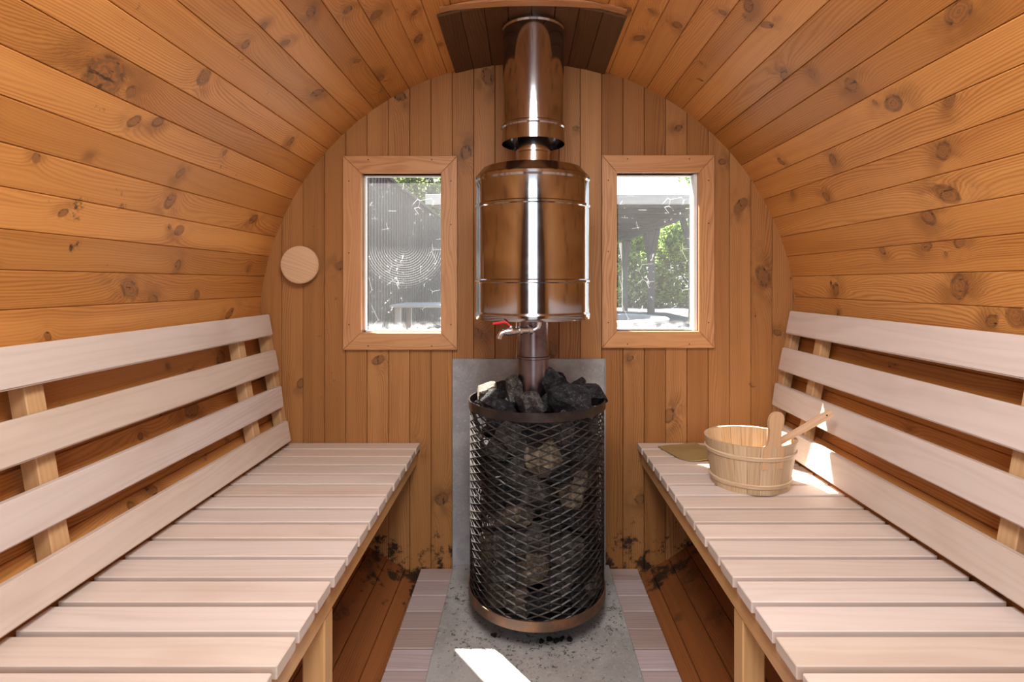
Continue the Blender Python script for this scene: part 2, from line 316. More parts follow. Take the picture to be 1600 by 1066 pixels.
# ---------------------------------------------------------------- mesh builder
class MB:
    def __init__(s): s.v = []; s.f = []; s.uv = []; s.rn = []; s.sm = []; s.kn = {}; s.cur = None
    def face(s, idx, uvs, rnd, smooth=False):
        if s.cur: s.kn[len(s.f)] = s.cur
        s.f.append(tuple(idx)); s.uv.append(list(uvs)); s.rn.append(rnd); s.sm.append(smooth)
    def box(s, x0, x1, y0, y1, z0, z1, grain=0, bev=0.002, mat=None, rnd=None, seg=1):
        bm = bmesh.new(); bmesh.ops.create_cube(bm, size=1.0)
        c = Vector(((x0+x1)/2, (y0+y1)/2, (z0+z1)/2)); d = Vector((x1-x0, y1-y0, z1-z0))
        for v in bm.verts: v.co = Vector((v.co[i]*d[i] for i in range(3))) + c
        if bev: bmesh.ops.bevel(bm, geom=bm.edges[:], offset=min(bev, min(d)*0.45), segments=seg, affect='EDGES', profile=0.5)
        s.bm(bm, grain, mat, rnd); bm.free()
    def bm(s, bm, grain=0, mat=None, rnd=None, smooth=False):
        rnd = rnd or (random.random(), random.random(), random.random())
        bm.normal_update(); b = len(s.v); bm.verts.index_update()
        oth = [i for i in range(3) if i != grain]
        for v in bm.verts: s.v.append((mat @ v.co) if mat else v.co.copy())
        for f in bm.faces:
            n = f.normal; uvs = []
            for v in f.verts:
                co = v.co
                if abs(n[grain]) > 0.8: uvs.append((co[oth[0]]*0.3, co[oth[1]]))
                elif abs(n[oth[0]]) > abs(n[oth[1]]): uvs.append((co[grain], co[oth[1]]+0.3))
                else: uvs.append((co[grain], co[oth[0]]))
            s.face([b+v.index for v in f.verts], uvs, rnd, smooth)
    def prism(s, prof, y0, y1, axis='y', rnd=None, f3=None, vs=None):
        """closed 2-D profile swept along an axis; grain runs along the sweep"""
        rnd = rnd or (random.random(), random.random(), random.random())
        b = len(s.v); n = len(prof)
        mk = f3 or (lambda p, t: Vector((p[0], t, p[1])))
        for t in (y0, y1):
            for p in prof: s.v.append(mk(p, t))
        acc = [0]
        for i in range(n):
            a, c = prof[i], prof[(i+1) % n]; acc.append(acc[-1] + math.hypot(a[0]-c[0], a[1]-c[1]))
        for i in range(n):
            j = (i+1) % n
            s.face([b+i, b+j, b+n+j, b+n+i], [(y0, acc[i]), (y0, acc[i+1]), (y1, acc[i+1]), (y1, acc[i])], rnd)
        s.face([b+i for i in reversed(range(n))], [(p[0]*0.3, p[1]) for p in reversed(prof)], rnd)
        s.face([b+n+i for i in range(n)], [(p[0]*0.3, p[1]) for p in prof], rnd)
    def lathe(s, prof, seg=48, cx=0, cy=0, rnd=(0.5, 0.5, 0.5), sx=1, sy=1, cap0=False, cap1=False, smooth=True):
        b = len(s.v); n = len(prof)
        for k in range(seg):
            a = 2*math.pi*k/seg
            for r, z in prof: s.v.append(Vector((cx+r*sx*math.cos(a), cy+r*sy*math.sin(a), z)))
        for k in range(seg):
            k2 = (k+1) % seg
            for i in range(n-1):
                s.face([b+k*n+i, b+k2*n+i, b+k2*n+i+1, b+k*n+i+1],
                       [(k/seg, prof[i][1]), ((k+1)/seg, prof[i][1]), ((k+1)/seg, prof[i+1][1]), (k/seg, prof[i+1][1])], rnd, smooth)
        if cap0: s.face([b+k*n for k in reversed(range(seg))], [(0, 0)]*seg, rnd)
        if cap1: s.face([b+k*n+n-1 for k in range(seg)], [(0, 0)]*seg, rnd)
    def tube(s, pts, r, seg=12, rnd=(0.5, 0.5, 0.5), caps=True):
        pts = [Vector(p) for p in pts]; rr = r if isinstance(r, (list, tuple)) else [r]*len(pts)
        b = len(s.v); up = Vector((0.13, 0.97, 0.2)).normalized(); prev = None
        for i, p in enumerate(pts):
            t = (pts[min(i+1, len(pts)-1)]-pts[max(i-1, 0)]).normalized()
            a = (prev - t*prev.dot(t)) if prev else up.cross(t)
            if a.length < 1e-4: a = Vector((1, 0, 0)).cross(t)
            a.normalize(); prev = a; c = t.cross(a)
            for k in range(seg):
                q = 2*math.pi*k/seg; s.v.append(p + (a*math.cos(q)+c*math.sin(q))*rr[i])
        for i in range(len(pts)-1):
            for k in range(seg):
                k2 = (k+1) % seg
                s.face([b+i*seg+k, b+i*seg+k2, b+(i+1)*seg+k2, b+(i+1)*seg+k], [(i, k/seg), (i, (k+1)/seg), (i+1, (k+1)/seg), (i+1, k/seg)], rnd, True)
        if caps:
            s.face([b+k for k in reversed(range(seg))], [(0, 0)]*seg, rnd)
            s.face([b+(len(pts)-1)*seg+k for k in range(seg)], [(0, 0)]*seg, rnd)
    def build(s, name, mat, parent=None, origin=None, recalc=True):
        me = bpy.data.meshes.new(name)
        o0 = Vector(origin) if origin is not None else Vector((0, 0, 0))
        me.from_pydata([tuple(Vector(v)-o0) for v in s.v], [], s.f)
        ul = me.uv_layers.new(name='UVMap')
        at = me.attributes.new('rnd', 'FLOAT_VECTOR', 'FACE')
        at.data.foreach_set('vector', [c for r in s.rn for c in r])
        if s.kn:
            for kk in range(5):
                ka = me.attributes.new('knot_%d' % kk, 'FLOAT_VECTOR', 'FACE'); vals = []
                for fi in range(len(s.f)):
                    l = s.kn.get(fi) or []
                    vals += list(l[kk]) if kk < len(l) else [9.0, 9.0, 0.0]
                ka.data.foreach_set('vector', vals)
        ul = me.uv_layers['UVMap']
        ul.data.foreach_set('uv', [c for f in s.uv for q in f for c in q])
        me.polygons.foreach_set('use_smooth', s.sm)
        if recalc:
            bm = bmesh.new(); bm.from_mesh(me); bmesh.ops.recalc_face_normals(bm, faces=bm.faces[:])
            for e in bm.edges:
                if len(e.link_faces) == 2 and e.calc_face_angle(0) > math.radians(16): e.smooth = False
            bm.to_mesh(me); bm.free()
        me.materials.append(mat); me.update()
        o = bpy.data.objects.new(name, me); COL.objects.link(o); o.location = o0
        if parent:
            o.parent = parent
            o.location = o0 - parent_world(parent)
        return o

def parent_world(p):
    w = Vector((0, 0, 0))
    while p: w += p.location; p = p.parent
    return w

def tag(o, label=None, cat=None, group=None, kind=None):
    if label: o['label'] = label
    if cat: o['category'] = cat
    if group: o['group'] = group
    if kind: o['kind'] = kind
    return o
def empty(name, loc, label=None, cat=None, group=None, kind=None):
    o = bpy.data.objects.new(name, None); COL.objects.link(o); o.location = loc; o.empty_display_size = 0.1
    return tag(o, label, cat, group, kind)
def P3(px, py, d):   # a point of the photograph at distance d
    return Vector(((px-818)*d/F, d, E-(py-442)*d/F))

# ---------------------------------------------------------------- barrel
STEP = math.radians(4.368)
def stave_prof(a0, a1, r0=R, r1=R+0.04):
    ch = 0.0022/r0; g = 0.0004/r0
    c = lambda a, r: (AX + r*math.cos(a), AZ + r*math.sin(a))
    rc = r0/math.cos((a1-a0)/2)
    return [c(a0+g, r0+0.003), c(a0+ch, rc), c(a1-ch, rc), c(a1-g, r0+0.003), c(a1-g, r1), c(a0+g, r1)]
def staves(name, i0, i1, base=math.radians(7.0), label=None, r0=R, r1=R+0.04, mat=None, ya=YF-0.06, yb=D+0.12):
    m = MB(); rg = random.Random(i0+77)
    for i in range(i0, i1):
        m.cur = []
        for u, fr, r in STAVE_KNOTS.get(i, []): m.cur.append((u, 0.0035+fr*0.073, r))
        yy = rg.uniform(-0.4, 0.3)
        while yy < (0.3 if abs(i-19) > 8 else 2.0) and len(m.cur) < 5:
            m.cur.append((yy, 0.0035+rg.uniform(0.1, 0.9)*0.073, rg.choice((0.006, 0.009, 0.013, 0.017)))); yy += rg.uniform(0.3, 0.6)
        if i < 6 or i > 31:
            while len(m.cur) < 5: m.cur.append((rg.uniform(0.4, 1.9), 0.0035+rg.uniform(0.1, 0.9)*0.073, rg.choice((0.006, 0.009, 0.014))))
        m.prism(stave_prof(base+i*STEP, base+(i+1)*STEP, r0, r1), ya, yb)
    o = m.build(name, mat or M['pine']); return tag(o, kind='structure')
# knots of the photograph: pixel x, y and radius in pixels, cast onto the barrel
STAVE_KNOTS = {}
for px, py, rp in ((165,118,30),(206,142,9),(320,119,13),(248,189,8),(266,313,11),(203,450,12),(455,220,7),(497,144,8),(412,43,6),(448,65,6),
                   (396,342,6),(385,68,7),(590,22,9),(655,60,6),(560,95,5),(60,240,7),(100,330,6),(240,470,7),(345,560,12),(300,640,10),(235,760,8),
                   (1499,20,15),(1397,163,12),(1482,156,9),(1474,237,12),(1226,117,7),(1269,117,7),(1331,134,11),(1302,251,8),(1291,309,7),(1451,341,12),
                   (1498,380,8),(1379,393,6),(1499,449,17),(1306,454,9),(1480,305,13),(1221,254,6),(1368,161,4),(1587,497,15),(1448,388,6),(1060,40,7),(1000,60,6),
                   (1200,40,7),(1130,20,6),(1280,680,9),(1080,900,12),(1120,960,8),(570,880,9),(520,960,8)):
    dx, dz = (px-818)/F, -(py-442)/F
    ox, oz = -AX, E-AZ                        # eye relative to the axis
    a_, b_, c_ = dx*dx+dz*dz, 2*(ox*dx+oz*dz), ox*ox+oz*oz-R*R
    t_ = (-b_+math.sqrt(b_*b_-4*a_*c_))/(2*a_)
    an = math.atan2(oz+t_*dz, ox+t_*dx)
    fi = (an-math.radians(7))/STEP
    if fi < -25: fi += 2*math.pi/STEP
    STAVE_KNOTS.setdefault(int(math.floor(fi)), []).append((t_, min(max(fi-math.floor(fi), .12), .88), rp*t_/F*1.15))
WALL_KNOTS = [((px-818)*D/F, E-(py-442)*D/F, rp*D/F) for px, py, rp in ((591,563,9),(625,150,9),(762,120,9),(728,238,9),(532,415,8),(1157,322,9),(1192,432,10),(1045,650,9),
              (690,780,10),(1128,253,6),(1060,200,6),(900,200,5),(985,560,5),(1000,780,8),(650,700,5),(745,520,9),(860,545,9),(480,200,6),(1215,520,6),(470,600,6))]
# right wall -21..12, ceiling 12..26, left wall 26..59
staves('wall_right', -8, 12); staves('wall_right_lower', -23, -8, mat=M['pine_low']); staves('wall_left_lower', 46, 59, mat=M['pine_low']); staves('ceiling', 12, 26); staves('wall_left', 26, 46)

# window openings: x0,x1,z0,z1 (inner edge of the lining)
WINS = [(-0.576, -0.293, E-0.178, E+0.389), (0.331, 0.622, E-0.172, E+0.391)]
def plank_wall(name, y0, y1, holes, pitch, xoff, mat, inward=-1):
    m = MB(); xs = []
    k = -14
    while True:
        a = xoff + k*pitch; b = a+pitch; k += 1
        if a > AX+R+0.02: break
        if b < AX-R-0.02: continue
        rnd = (random.random(), random.random(), random.random())
        m.cur = [(z_, x_, r_) for x_, z_, r_ in WALL_KNOTS if a < x_ < b][:5]
        cuts = [a, b] + [h[i] for h in holes for i in (0, 1) if a < h[i] < b]
        cuts.sort()
        for c0, c1 in zip(cuts[:-1], cuts[1:]):
            mid = (c0+c1)/2
            spans = [(-0.2, 2.2)]
            for h in holes:
                if h[0] < mid < h[1]: spans = [(-0.2, h[2]), (h[3], 2.2)]
            e0 = 0.0022 if abs(c0-a) < 1e-6 else 0.0; e1 = 0.0022 if abs(c1-b) < 1e-6 else 0.0
            fy = y0 if inward < 0 else y1; by = y1 if inward < 0 else y0
            prof = [(c0+e0*0.15, fy-inward*0.003 if e0 else fy), (c0+e0, fy), (c1-e1, fy), (c1-e1*0.15, fy-inward*0.003 if e1 else fy), (c1-e1*0.15, by), (c0+e0*0.15, by)]
            for z0, z1 in spans:
                def lim(x, top):
                    q = (R+0.012)**2-(x-AX)**2
                    return AZ + (math.sqrt(q) if q > 0 else 0)*(1 if top else -1)
                b0 = len(m.v); n = len(prof)
                zt = []
                for t in (0, 1):
                    for p in prof:
                        z = z0 if t == 0 else z1
                        z = min(max(z, lim(p[0], False)), lim(p[0], True))
                        m.v.append(Vector((p[0], p[1], z))); zt.append(z)
                if max(zt[n+i]-zt[i] for i in range(n)) < 1e-4:
                    del m.v[b0:]; continue
                acc = [p[0] for p in prof]
                for i in range(n):
                    j = (i+1) % n
                    m.face([b0+i, b0+j, b0+n+j, b0+n+i], [(zt[i], acc[i]), (zt[j], acc[j]), (zt[n+j], acc[j]), (zt[n+i], acc[i])], rnd)
                m.face([b0+i for i in range(n)], [(0, 0)]*n, rnd); m.face([b0+n+i for i in range(n)], [(0, 0)]*n, rnd)
    return tag(m.build(name, mat), kind='structure')
plank_wall('wall_back', D, D+0.045, WINS, 0.0762, (540-818)/437.5, M['pine_end'])
door_hole = [(AX-0.32, AX+0.32, -0.1, 1.72)]
plank_wall('wall_front', YF-0.045, YF, door_hole, 0.0762, AX, M['pine_dark'], 1)  # unseen wall coloured dark to dim its reflection in the tank and the bounce

# slatted floor
m = MB(); y = D-0.002
while y > YF+0.02:
    m.box(-0.366, 0.407, y-0.0805, y, -0.022, 0.0, 0, 0.0025); y -= 0.0855
tag(m.build('floor', M['floorwood']), kind='structure')

# ---------------------------------------------------------------- windows
def window(n, hole, outer, web, rside):
    x0, x1, z0, z1 = hole; ox0, ox1, oz0, oz1 = outer
    root = empty('window_%d' % n, ((x0+x1)/2, D, (z0+z1)/2), kind='structure')
    fy0, fy1 = D-0.017, D-0.0003
    def board(a, b, c, d, horiz):   # quad a,b outer edge; c,d inner edge (x,z)
        mm = MB(); pts = [a, b, c, d]; rnd = (random.random(), random.random(), random.random()*0.6)
        cx = sum(p[0] for p in pts)/4; cz = sum(p[1] for p in pts)/4
        bm = bmesh.new()
        f = [bm.verts.new((p[0], fy0, p[1])) for p in pts]; g = [bm.verts.new((p[0], fy1, p[1])) for p in pts]
        bm.faces.new(f); bm.faces.new(list(reversed(g)))
        for i in range(4):
            j = (i+1) % 4; bm.faces.new((f[j], f[i], g[i], g[j]))
        bmesh.ops.recalc_face_normals(bm, faces=bm.faces[:])
        bmesh.ops.bevel(bm, geom=[e for e in bm.edges if abs(e.verts[0].co.y-fy0) < 1e-5 and abs(e.verts[1].co.y-fy0) < 1e-5], offset=0.0016, segments=1, affect='EDGES')
        mm.bm(bm, 0 if horiz else 2, rnd=rnd); bm.free()
        mm.build('window_trim', M['pine_trim'], root)
    e = 0.0006
    board((ox0, oz1), (ox1, oz1), (x1+e, z1), (x0-e, z1), True)
    board((ox1, oz0), (ox0, oz0), (x0-e, z0), (x1+e, z0), True)
    board((ox0, oz0+0.001), (ox0, oz1-0.001), (x0, z1-0.001), (x0, z0+0.001), False)
    board((ox1, oz1-0.001), (ox1, oz0+0.001), (x1, z0+0.001), (x1, z1-0.001), False)
    # lining of the opening, out to the pane
    j = MB(); t = 0.004
    ya, yb = D-0.0002, D+0.045
    j.box(x0-t, x0, ya, yb, z0-t, z1+t, 2, 0); j.box(x1, x1+t, ya, yb, z0-t, z1+t, 2, 0)
    j.box(x0, x1, ya, yb, z1, z1+t, 0, 0); j.box(x0, x1, ya, yb, z0-t, z0, 0, 0)
    j.build('window_lining', M['pine_trim'], root)
    s = MB(); w = 0.006; yg = D+0.03
    sw = 0.012 if rside else 0.004
    s.box(x0, x0+0.004, yg-0.003, yg+0.02, z0, z1, 2, 0); s.box(x1-sw, x1, yg-0.003 - (0.02 if rside else 0), yg+0.02, z0, z1, 2, 0)
    s.box(x0, x1, yg-0.003, yg+0.02, z0, z0+w, 0, 0); s.box(x0, x1, yg-0.002, yg+0.02, z1-0.004, z1, 0, 0)
    s.build('sealing_strip', M['sealwhite'], root)
    g = MB(); c = Vector(((x0+x1)/2, yg+0.008, (z0+z1)/2))
    g.box(x0+0.001, x1-0.001, yg+0.007, yg+0.010, z0+0.001, z1-0.001, 0, 0)
    # a single pane surface keeps the dust film one layer thick
    g2 = MB(); g2.v = [Vector((x0+.001, yg+.008, z0+.001)), Vector((x1-.001, yg+.008, z0+.001)), Vector((x1-.001, yg+.008, z1-.001)), Vector((x0+.001, yg+.008, z1-.001))]
    g2.face((0, 1, 2, 3), [(0, 0)]*4, (0, 0, 0))
    g2.build('pane', M['glass_web'] if web else M['glass'], root, origin=c, recalc=False)
    # nails
    cxo, czo = 0.03, 0.03
    spots = [(ox0+0.022, oz0+0.09), (ox0+0.022, (oz0+oz1)/2), (ox0+0.022, oz1-0.09), (ox1-0.022, oz0+0.09), (ox1-0.022, (oz0+oz1)/2+.1), (ox1-0.022, oz1-0.09),
             (ox0+0.09, oz1-0.014), (ox1-0.09, oz1-0.014), (ox0+0.09, oz0+0.014), (ox1-0.09, oz0+0.014)]
    proto = None
    for a, b in spots:
        if proto is None:
            nm = MB()
            nm.tube([(0, 0, 0), (0, 0.003, 0)], 0.0024, 8)
            proto = nm.build('nail', M['nail'], root); o = proto
        else:
            o = proto.copy(); COL.objects.link(o); o.parent = root
        o.location = Vector((a, fy0-0.0008, b)) - parent_world(root)
    return root
window(1, WINS[0], (-0.640, -0.235, E-0.238, E+0.450), True, False)
window(2, WINS[1], (0.278, 0.677, E-0.231, E+0.4526), False, True)

# round vent plug
m = MB()
c = P3(469, 414, D-0.03)
q = MB(); bm = bmesh.new()
bmesh.ops.create_cone(bm, cap_ends=True, segments=48, radius1=0.066, radius2=0.066, depth=0.018)
bmesh.ops.bevel(bm, geom=[e for e in bm.edges if abs(e.verts[0].co.z-e.verts[1].co.z) < 1e-5], offset=0.003, segments=2, affect='EDGES')
q.bm(bm, 0, Matrix.Translation(c) @ Matrix.Rotation(math.radians(22), 4, 'Y') @ Matrix.Rotation(math.pi/2, 4, 'X'), rnd=(0.1, 0.4, 0.2)); bm.free()
vent = empty('vent_plug', (c.x, D-0.02, c.z), 'round pale wooden vent disc on the end wall beside the window', 'vent')
q.build('cover_disc', M['spoonwood'], vent)
q = MB(); q.tube([(c.x, D-0.022, c.z), (c.x, D-0.0005, c.z)], 0.035, 24); q.build('stem', M['spoonwood'], vent)

# ---------------------------------------------------------------- benches and backrests
BZ = E-0.571
def bench(side, xf, label, y_end=0.1):
    s = side
    root = empty('sauna_bench', (s*0.62, 1.0, 0), label, 'bench')
    def bx(m, a, b, *k, **kw): m.box(min(s*a, s*b), max(s*a, s*b), *k, **kw)
    xb = 0.866 if s > 0 else 0.834
    y = D-0.004; 
    while y > y_end:
        m = MB(); jit = random.uniform(-0.0012, 0.0012)
        bx(m, xf+jit, xb, y-0.0675, y, BZ-0.022, BZ, grain=0, bev=0.0016)
        m.build('seat_slat', M['alder'], root); y -= 0.0816
    yr = y+0.0816-0.07
    m = MB(); bx(m, xf+0.012, xf+0.05, yr, D-0.003, BZ-0.076, BZ-0.0225, grain=1, bev=0.003); m.build('front_rail', M['rail'], root)
    m = MB(); bx(m, xb-0.09, xb-0.05, yr, D-0.003, BZ-0.076, BZ-0.0225, grain=1, bev=0.003); m.build('back_rail', M['rail'], root)
    for yl in (1.045, 0.2):
        m = MB(); zf = AZ-math.sqrt(R*R-(s*(xf+0.036)-AX)**2)+0.004
        bx(m, xf+0.014, xf+0.058, yl, yl+0.045, zf, BZ-0.0765, grain=2, bev=0.003); m.build('leg', M['rail'], root)
    return root
bench_l = bench(-1, 0.368, 'pale slatted wooden bench below the round vent disc, nothing on it')
bench_r = bench(1, 0.407, 'pale slatted wooden bench carrying the wooden bucket and olive cloth')

def backrest(side, pts, bench_root):
    s = side
    root = empty('backrest', (s*0.25, 0, BZ)); root.parent = bench_root
    ya, yb = 0.05, 1.902
    for (xt, zt), (xb, zb) in pts:
        a = Vector((xt, zt)); b = Vector((xb, zb)); d = (b-a).normalized(); n = Vector((-d.y, d.x))
        if n.x*s < 0: n = -n                 # towards the barrel wall
        w = (b-a).length; th = 0.02
        M4 = Matrix(((d.x, 0, n.x, a.x), (0, 1, 0, 0), (d.y, 0, n.y, a.y), (0, 0, 0, 1)))
        bm = bmesh.new(); bmesh.ops.create_cube(bm, size=1)
        for v in bm.verts: v.co = Vector(((v.co.x+0.5)*w, ya+(v.co.y+0.5)*(yb-ya), (v.co.z+0.5)*th))
        bmesh.ops.bevel(bm, geom=bm.edges[:], offset=0.003, segments=2, affect='EDGES')
        m = MB(); m.bm(bm, 1, M4); bm.free()
        m.build('backrest_slat', M['alder'], root)
    a = Vector(pts[0][0]); b = Vector(pts[-1][1]); d = (b-a).normalized(); n = Vector((-d.y, d.x))
    if n.x*s < 0: n = -n
    L = (b-a).length
    for y0, w in ((1.71, 0.04), (0.978, 0.04), (1.903, 0.038), (0.25, 0.04)):
        M4 = Matrix(((d.x, 0, n.x, a.x), (0, 1, 0, 0), (d.y, 0, n.y, a.y), (0, 0, 0, 1)))
        bm = bmesh.new(); bmesh.ops.create_cube(bm, size=1)
        for v in bm.verts: v.co = Vector((0.012+(v.co.x+0.5)*(L-0.012), y0+(v.co.y+0.5)*w, 0.0235+(v.co.z+0.5)*0.032))
        bmesh.ops.bevel(bm, geom=bm.edges[:], offset=0.002, segments=1, affect='EDGES')
        m = MB(); m.bm(bm, 0, M4); bm.free()
        m.build('backrest_support', M['batten'], root)
    return root
LB = [((-.888, -.1095), (-.875, -.183)), ((-.866, -.2325), (-.8525, -.3075)), ((-.845, -.3594), (-.837, -.434)), ((-.8237, -.4805), (-.811, -.553))]
RB = [((.930, -.0975), (.915, -.1766)), ((.9043, -.2244), (.889, -.303)), ((.878, -.3487), (.867, -.427)), ((.858, -.474), (.846, -.553))]
up = lambda q: [((a[0], a[1]+E), (b[0], b[1]+E)) for a, b in q]
backrest(-1, up(LB), bench_l)
backrest(1, up(RB), bench_r)

# ---------------------------------------------------------------- hearth boards
m = MB(); m.box(-0.2475, 0.303, 0.75, D-0.012, 0.0005, 0.019, 1, 0.002)
tag(m.build('cement_floor_slab', M['slab']), 'grey cement slab on the floor under the stove', 'slab')
m = MB(); m.box(-0.253, 0.287, D-0.0115, D-0.0005, 0.0005, E-0.270, 2, 0.0012)
m.box(0.2872, 0.2905, D-0.014, D-0.0005, 0.0005, E-0.270, 2, 0)
tag(m.build('cement_wall_board', M['board']), 'grey cement heat shield board on the end wall behind the stove', 'board')

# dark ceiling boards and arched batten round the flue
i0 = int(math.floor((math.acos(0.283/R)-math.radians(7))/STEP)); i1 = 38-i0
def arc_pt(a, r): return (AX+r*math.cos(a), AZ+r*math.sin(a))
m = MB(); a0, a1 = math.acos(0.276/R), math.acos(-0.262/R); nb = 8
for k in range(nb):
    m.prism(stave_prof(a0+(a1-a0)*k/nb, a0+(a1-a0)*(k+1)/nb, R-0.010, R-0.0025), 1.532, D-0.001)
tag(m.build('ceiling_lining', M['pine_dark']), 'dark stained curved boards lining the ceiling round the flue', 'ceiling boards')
m = MB(); nseg = 18; rnd = (.3, .2, .1)
xs = [-0.232+0.517*k/nseg for k in range(nseg+1)]
b0 = len(m.v)
for x in xs:
    zt = AZ+math.sqrt((R-0.0015)**2-(x-AX)**2); zb = E+0.779-0.25*(x-0.03)**2
    for yy, zz in ((1.50, zb), (1.53, zb), (1.53, zt), (1.50, zt)): m.v.append(Vector((x, yy, zz)))
for k in range(nseg):
    for i in range(4):
        j = (i+1) % 4
        m.face([b0+k*4+i, b0+k*4+j, b0+k*4+4+j, b0+k*4+4+i], [(xs[k], i*.02), (xs[k], i*.02+.02), (xs[k+1], i*.02+.02), (xs[k+1], i*.02)], rnd)
m.face([b0+i for i in range(4)], [(0, 0)]*4, rnd); m.face([b0+nseg*4+i for i in range(4)], [(0, 0)]*4, rnd)
tag(m.build('arched_batten', M['pine_trim']), 'arched pine batten on the ceiling in front of the flue', 'batten')

# ---------------------------------------------------------------- stove
SX, SY, SR = 0.041, 1.67, 0.2087
stove = empty('sauna_stove', (SX, SY, 0.019), 'black round stove in a wire mesh basket standing on cement slab', 'stove')
ZT, ZB = E-0.3515, E-0.9405
def band(z0, z1, r, th=0.004):
    m = MB(); m.lathe([(r-th, z0), (r, z0), (r, z1), (r-th, z1), (r-th, z0)], 96, SX, SY); return m
band(ZT-0.0245, ZT, SR).build('top_band', M['ringtop'], stove)
band(ZB, ZB+0.028, SR).build('bottom_band', M['ringlow'], stove)
m = MB(); m.lathe([(0.0, ZB+0.004), (SR-0.005, ZB+0.004), (SR-0.005, ZB+0.008), (0.0, ZB+0.008)], 64, SX, SY); m.build('base_plate', M['firebox'], stove)
m = MB(); m.lathe([(0.0, 0.0195), (0.108, 0.0195), (0.108, ZB+0.0035), (0.0, ZB+0.0035)], 48, SX, SY); m.build('plinth', M['firebox'], stove)
m = MB(); m.lathe([(0.0, ZB+0.0085), (0.085, ZB+0.0085), (0.085, 0.615), (0.0, 0.615)], 32, SX, SY); m.build('firebox', M['firebox'], stove)
# expanded metal
m = MB(); NC = 20; rows = int(round((ZT-0.02-ZB-0.02)/0.0112)); dz = (ZT-0.02-ZB-0.02)/rows; rm = SR-0.006
def strand(p, q, w, t):
    d = (q-p); L = d.length; d.normalize(); n = Vector(((p.x+q.x)/2-SX, (p.y+q.y)/2-SY, 0)).normalized(); tt = n.cross(d)
    # strands of expanded metal stand slightly on edge
    n2 = n*0.75+Vector((0, 0, -0.66)); n2 = (n2-d*n2.dot(d)).normalized(); tt = n2.cross(d)
    b = len(m.v); e = 0.001
    for pp in (p-d*e, q+d*e):
        for a, c in ((-1, -1), (1, -1), (1, 1), (-1, 1)): m.v.append(pp+n2*(a*w/2)+tt*(c*t/2))
    for i in range(4):
        j = (i+1) % 4; m.face([b+i, b+j, b+4+j, b+4+i], [(0, 0)]*4, (0.5, 0.5, 0.5))
    m.face([b, b+1, b+2, b+3], [(0, 0)]*4, (0.5, 0.5, 0.5)); m.face([b+4, b+5, b+6, b+7], [(0, 0)]*4, (0.5, 0.5, 0.5))
def node(k, r):
    a = 2*math.pi*(k+0.5*(r % 2))/NC
    return Vector((SX+rm*math.cos(a), SY+rm*math.sin(a), ZB+0.02+r*dz))
for r in range(rows):
    for k in range(NC):
        p = node(k, r)
        strand(p, node(k, r+1), 0.0040, 0.0018); strand(p, node(k-1 if r % 2 == 0 else k+1, r+1), 0.0040, 0.0018)
mo = m.build('wire_mesh', M['meshiron'], stove, recalc=True)

# flue through the stones
m = MB(); r = 0.0475
m.lathe([(r, 0.612), (r, E-0.232), (r+0.003, E-0.230), (r+0.003, E-0.224), (r, E-0.222), (r-0.001, E-0.112)], 48, 0.030, SY)
m.build('flue_pipe', M['hotpipe'], stove)
# water tank round the flue
TX = 0.0275
tank = empty('water_tank', (TX, SY, E-0.109), 'shiny round steel water tank fitted on the flue above the stove', 'water tank')
h = lambda z: E+z
m = MB(); r = 0.174
pr = [(0.048, h(-.106)), (r-0.012, h(-.106)), (r-0.003, h(-.109)), (r+0.001, h(-.108)), (r+0.003, h(-.100)), (r+0.003, h(-.092)), (r, h(-.086))]
def bead(z): return [(r, h(z-.006)), (r+.0035, h(z-.003)), (r+.0035, h(z+.003)), (r, h(z+.006))]
pr += bead(0.005) + bead(0.228) + [(r, h(.300)), (r+.003, h(.306)), (r+.003, h(.314)), (r, h(.318))]
m.lathe(pr, 128, TX, SY); m.build('tank_body', M['steel'], tank)
m = MB(); m.lathe([(r, h(.3185)), (r-0.02, h(.343)), (r-0.03, h(.346)), (0.052, h(.352))], 96, TX, SY); m.build('tank_lid', M['steel'], tank)
# collar and insulated flue
flue = empty('flue_section', (0.030, SY, h(.352)), 'shiny wide steel chimney pipe rising from water tank to the ceiling', 'chimney pipe')
m = MB(); m.lathe([(0.0495, h(.345)), (0.0495, h(.395)), (0.0515, h(.397)), (0.0515, h(.405)), (0.0475, h(.407)), (0.0475, h(.50))], 48, 0.030, SY); m.build('inner_pipe', M['pipe'], flue)
m = MB(); r2 = 0.0945
m.lathe([(0.050, h(.47)), (r2-0.002, h(.47)), (r2+0.001, h(.424)), (r2+0.003, h(.424)), (r2+0.002, h(.466)), (r2+0.005, h(.470)), (r2+0.005, h(.476)), (r2, h(.48)), (r2-0.001, h(.765)), (r2+0.003, h(.770)), (r2+0.003, h(.775)), (r2-0.005, h(.779)), (r2-0.007, h(.86)), (0.05, h(.86))], 96, 0.030, SY)
m.build('outer_pipe', M['steel'], flue)
